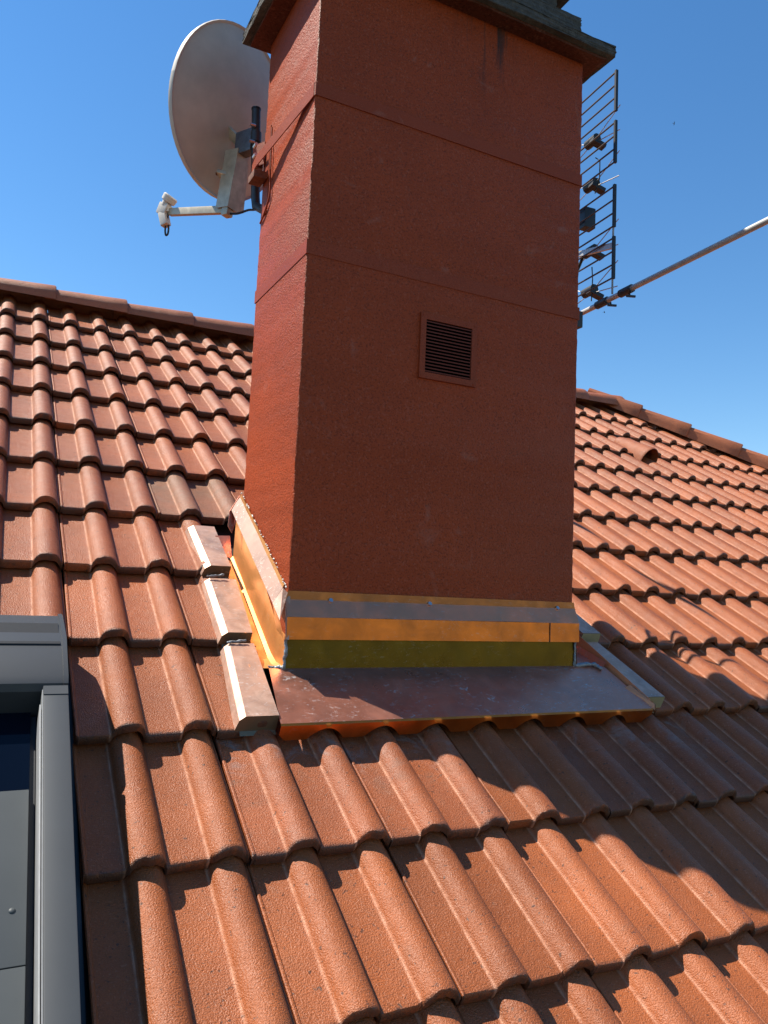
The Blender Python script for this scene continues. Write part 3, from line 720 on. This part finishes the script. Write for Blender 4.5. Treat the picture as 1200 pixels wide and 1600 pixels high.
# ------------------------------------------------------------------ antenna pole and bay antenna on the right
BD = V((0.087, 0.996, 0)).normalized()          # along the pole, away from the camera
PB = V((1.760, -2.330, -0.452))
pole = thing('antenna_pole', 'long bare metal antenna boom running out from behind the chimney across the sky', 'antenna boom', PB)
PO = V(PB)
BDn = (BD + V((0, 0, 0.004))).normalized()
mb = MB(); mb.tube([PB + BDn * 1.25, PB, PB - BDn * 0.30, PB - BDn * 1.45], 0.0096, 14); mb.build('boom', 'alu_pole', pole, PO, smooth=40)
for q in (0.14, 0.27): MB().tube([PB - BDn * q, PB - BDn * (q + 0.06)], 0.0145, 10).build('clamp', 'mast', pole, PO, smooth=40)
for q in (0.215, 0.315):
    c = PB - BDn * q
    mb = MB(); mb.tube([c + V((0, 0, -0.012)), c + V((0.004, 0, -0.026))], 0.0035, 7); mb.bar(c + V((-0.012, 0, -0.025)), c + V((0.022, -0.006, -0.022)), 0.006, 0.007); mb.build('wing_bolt', 'black', pole, PO)
mb = MB(); mb.box((X1 + 0.003, -2.62, -0.615), (1.553, -2.565, -0.560)); bb = mb.build('bracket_block', 'black', None, V((0, 0, 0)), bevel=0.003)
bb['label'] = 'small black box on the right edge of the chimney below the boom'; bb['category'] = 'junction box'
bb.location = (0, 0, 0)

ant = thing('bay_antenna', 'four bay television antenna with barred reflectors standing behind the right edge of chimney', 'antenna', (1.70, -2.6, -0.40))
AO = V(ant.location)
AX, AY = 1.715, -2.585
def ab(t_, z, dx=0.0): return V((AX + dx, AY, z)) + BD * t_
LB = 0.34
for (zt_, zb_) in ((0.368, 0.224), (0.178, 0.030), (-0.060, -0.206), (-0.250, -0.394)):
    mb = MB()
    for i in range(4):
        z = zb_ + (zt_ - zb_) * i / 3
        mb.tube([ab(0, z), ab(LB, z)], 0.0032, 7)
    rp = mb.build('reflector_bars', 'bars', ant, AO, smooth=40)
    MB().bar(ab(0, zb_ - 0.005), ab(0, zt_ + 0.005), 0.010, 0.009, tuple(BD)).build('side_rail', 'black', ant, AO)
    MB().bar(ab(LB, zb_ - 0.005), ab(LB, zt_ + 0.005), 0.010, 0.009, tuple(BD)).build('side_rail', 'black', ant, AO)
FACE = V((-BD.y, BD.x, 0)) * -1.0
for z in (0.205, 0.030, -0.228, -0.382):
    c = ab(0.185, z, 0.04)
    mb = MB(); mb.tube([c - BD * 0.03 + V((0, 0, 0.010)), c + BD * 0.03 + V((0, 0, 0.010))], 0.018, 10); mb.bar(c - BD * 0.02 + V((-0.02, 0, 0)), c - BD * 0.03 + V((0.035, 0, -0.018)), 0.03, 0.014)
    mb.build('insulator', 'black', ant, AO, smooth=40)
    for dz in (-0.02, 0.075):
        mb = MB(); mb.tube([c, c - BD * 0.150 + V((0.01, 0, dz))], 0.0018, 6); mb.build('dipole_rod', 'alu_pole', ant, AO)
        mb = MB(); mb.tube([c, c + BD * 0.150 + V((0.01, 0, dz))], 0.0018, 6); mb.build('dipole_rod', 'alu_pole', ant, AO)
mb = MB(); mb.bar(ab(0.195, -0.130, 0.03), ab(0.195, -0.052, 0.03), 0.048, 0.04, tuple(BD)); mb.build('balun_box', 'black', ant, AO, bevel=0.004)
mb = MB(); mb.tube([ab(0.31, 0.43, 0.02), ab(0.31, -0.52, 0.02)], 0.011, 12); mb.build('mast', 'alu_pole', ant, AO, smooth=40)
mb = MB(); mb.bar(ab(0.30, -0.20, 0.02), ab(0.012, -0.272, 0.008), 0.012, 0.020); mb.build('support_arm', 'alu_pole', ant, AO)
for za, zb2 in ((-0.212, -0.244), (-0.400, -0.452)): MB().tube([ab(0.004, za), ab(0.004, zb2)], 0.0034, 8).build('stay_rod', 'alu', ant, AO)
mb = MB(); P = [ab(0.15, 0.13, 0.03), ab(0.13, 0.11, 0.035), ab(0.13, 0.04, 0.035), ab(0.15, -0.01, 0.03)]; mb.tube(P, 0.0022, 6); mb.build('cable', 'black', ant, AO)
mb = MB(); P = [ab(0.16, -0.29, 0.03), ab(0.155, -0.34, 0.03), ab(0.16, -0.42, 0.03)]; mb.tube(P, 0.0022, 6); mb.build('cable', 'black', ant, AO)
mb = MB(); mb.tube(curve([ab(0.20, -0.21, 0.03), ab(0.30, -0.40, 0.0), (1.66, -2.19, -0.74), (1.64, -2.20, -0.86), (1.58, -2.21, -0.88), (1.57, -2.22, -0.80), (1.63, -2.22, -0.77), (1.65, -2.23, -0.86), (1.60, -2.24, -0.95), (X1 + 0.006, -2.30, -1.0), (X1 + 0.006, -2.31, -1.55)]), 0.006, 8); mb.build('cable', 'black', ant, AO, smooth=60)

# ------------------------------------------------------------------ roof window at the lower left
win = thing('roof_window', 'anthracite grey roof window with hood and side cover set in the tiles', 'roof window', L(-0.3, 3.7, 0))
WO = V(win.location)
def wl(x, v, h):
    vv_ = v - 3.34
    return L(x - 0.0105 * vv_ , v, h)
WXR, WXI, WXL = 0.016, -0.030, -0.92
def wprism(poly_vh, xa, xb):
    n = len(poly_vh); mb = MB()
    mb.add([wl(xa, v, h) for v, h in poly_vh] + [wl(xb, v, h) for v, h in poly_vh], [tuple(range(n)), tuple(range(2 * n - 1, n - 1, -1))] + [(i, (i + 1) % n, n + (i + 1) % n, n + i) for i in range(n)])
    return mb
hood = wprism([(3.040, 0.0), (3.040, 0.036), (3.060, 0.046), (3.205, 0.094), (3.335, 0.099), (3.352, 0.094), (3.360, 0.080), (3.360, -0.03), (3.30, -0.06), (3.05, -0.06)], WXL, WXR - 0.008)
hd_o = hood.build('hood', 'anthracite_hood', win, WO, smooth=25)
wprism([(3.110, 0.0645), (3.112, 0.0668), (3.228, 0.0978), (3.230, 0.0955), (3.2, 0.08)], WXL + 0.004, WXR - 0.012).build('rubber_strip', 'anthracite_dark', hd_o, WO)
wprism([(3.034, -0.05), (3.034, 0.038), (3.058, 0.050), (3.205, 0.0975), (3.337, 0.1025), (3.356, 0.097), (3.364, 0.080), (3.364, -0.05)], WXR - 0.008, WXR + 0.001).build('end_cover', 'anthracite_hood', hd_o, WO, smooth=25)
# right side cover with inner groove
VE = 5.0
def side(xa, xb, h0, h1, name, m, v0=3.368, v1=VE, bev=0.0, par=None):
    mb = MB(); mb.hexa([wl(xa, v0, h0), wl(xb, v0, h0), wl(xb, v1, h0), wl(xa, v1, h0), wl(xa, v0, h1), wl(xb, v0, h1), wl(xb, v1, h1), wl(xa, v1, h1)])
    return mb.build(name, m, par or win, WO, bevel=bev)
sc_ = side(WXI, WXR, 0.060, 0.099, 'side_cover', 'anthracite', 3.366, VE, 0.0025)
side(WXI + 0.0005, WXR - 0.0005, 0.0995, 0.1005, 'joint_cap', 'anthracite', 3.367, 3.392, 0.0, sc_)
side(WXI + 0.003, WXR - 0.004, -0.08, 0.0595, 'frame', 'anthracite', 3.366, VE)
side(WXI - 0.0016, WXI - 0.0004, 0.03, 0.097, 'guide_rail', 'alu', 3.375, VE)
side(WXI - 0.0055, WXI - 0.0030, 0.03, 0.090, 'guide_rail', 'alu', 3.41, VE, 0.0006)
side(WXI - 0.020, WXI - 0.0060, -0.05, 0.020, 'seal', 'gasket', 3.366, VE)
# sash: dark glass above, grey panels below
gl = MB(); gl.plate([wl(WXL, 3.60, 0.028), wl(-0.046, 3.60, 0.028), wl(-0.046, 3.362, 0.028), wl(WXL, 3.362, 0.028)], 0.01); gl.build('glass_pane', 'glass', win, WO)
def panel(v0, v1):
    mb = MB(); mb.hexa([wl(WXL, v0, 0.026), wl(-0.0475, v0, 0.026), wl(-0.0475, v1, 0.026), wl(WXL, v1, 0.026), wl(WXL, v0, 0.040), wl(-0.0475, v0, 0.040), wl(-0.0475, v1, 0.040), wl(WXL, v1, 0.040)])
    return mb.build('shutter_panel', 'panel', win, WO, bevel=0.0015)
p1 = panel(3.575, 3.9055); panel(3.9075, 4.30); panel(4.302, VE)
mb = MB(); c = wl(-0.068, 3.815, 0.040); nn = L(0, 0, 1)
mb.tube([c, c + nn * 0.0012, c + nn * 0.0022, c + nn * 0.0025], [0.0052, 0.0048, 0.003, 0.0008], 10); mb.build('rivet', 'panel', p1, WO, smooth=60)
side(WXL - 0.05, WXL, -0.08, 0.099, 'side_cover', 'anthracite', 3.366, VE, 0.002)
mb = MB(); mb.plate([wl(WXL, VE, -0.075), wl(WXI, VE, -0.075), wl(WXI, 3.2, -0.075), wl(WXL, 3.2, -0.075)], 0.01); mb.build('frame_base', 'gasket', win, WO)
# side gutter of the window beside the tiles
mb = MB(); mb.plate([wl(WXR - 0.003, VE, -0.062), wl(0.045, VE, -0.062), wl(0.045, 3.04, -0.060), wl(WXR - 0.003, 3.04, -0.060)], 0.004); mb.build('side_flashing', 'anthracite', win, WO)

# ------------------------------------------------------------------ birds
def bird(loc, s, label, bank):
    mb = MB(); P = V(loc)
    R_ = Matrix.Rotation(bank, 3, 'Y') @ Matrix.Rotation(0.7, 3, 'Z')
    def q(*a): return P + R_ @ (V(a) * s)
    body = [q(0, -0.5, 0), q(0, -0.36, 0), q(0, -0.1, 0), q(0, 0.3, 0), q(0, 0.55, 0)]
    mb.tube(body, [0.02 * s, 0.09 * s, 0.12 * s, 0.07 * s, 0.03 * s], 8)
    for sg in (-1, 1):
        a, b, c_, d_, e = q(0.05 * sg, -0.2, 0.02), q(0.55 * sg, -0.28, 0.16), q(1.05 * sg, 0.05, 0.12), q(0.5 * sg, 0.05, 0.13), q(0.05 * sg, 0.15, 0.02)
        up_ = R_ @ V((0, 0, 0.015 * s)); mb.add([a, b, c_, d_, e] + [p + up_ for p in (a, b, c_, d_, e)], [(4, 3, 2, 1, 0), (5, 6, 7, 8, 9), (0, 1, 6, 5), (1, 2, 7, 6), (2, 3, 8, 7), (3, 4, 9, 8)])
    mb.add([q(-0.03, 0.5, 0), q(0.03, 0.5, 0), q(0.12, 0.8, 0), q(-0.12, 0.8, 0), q(0, 0.5, 0.02), q(0, 0.8, 0.02)], [(0, 1, 2, 3), (0, 4, 5, 3), (1, 2, 5, 4)])
    o = mb.build('bird', 'bird', None, P); o.location = P
    o['label'] = label; o['category'] = 'bird'; return o
def along(px, py, dist):
    d_ = rt * ((px - 600) / 1224.77) - up * ((py - 800) / 1224.77) + fw
    return V(cam.matrix_world.translation) + d_.normalized() * dist
bird(along(1053, 193, 38), 0.085, 'tiny dark bird high in open sky right of the antenna', 0.9)
bird(along(944, 488, 40), 0.10, 'tiny dark bird just below the clamps of the antenna boom', 0.3)
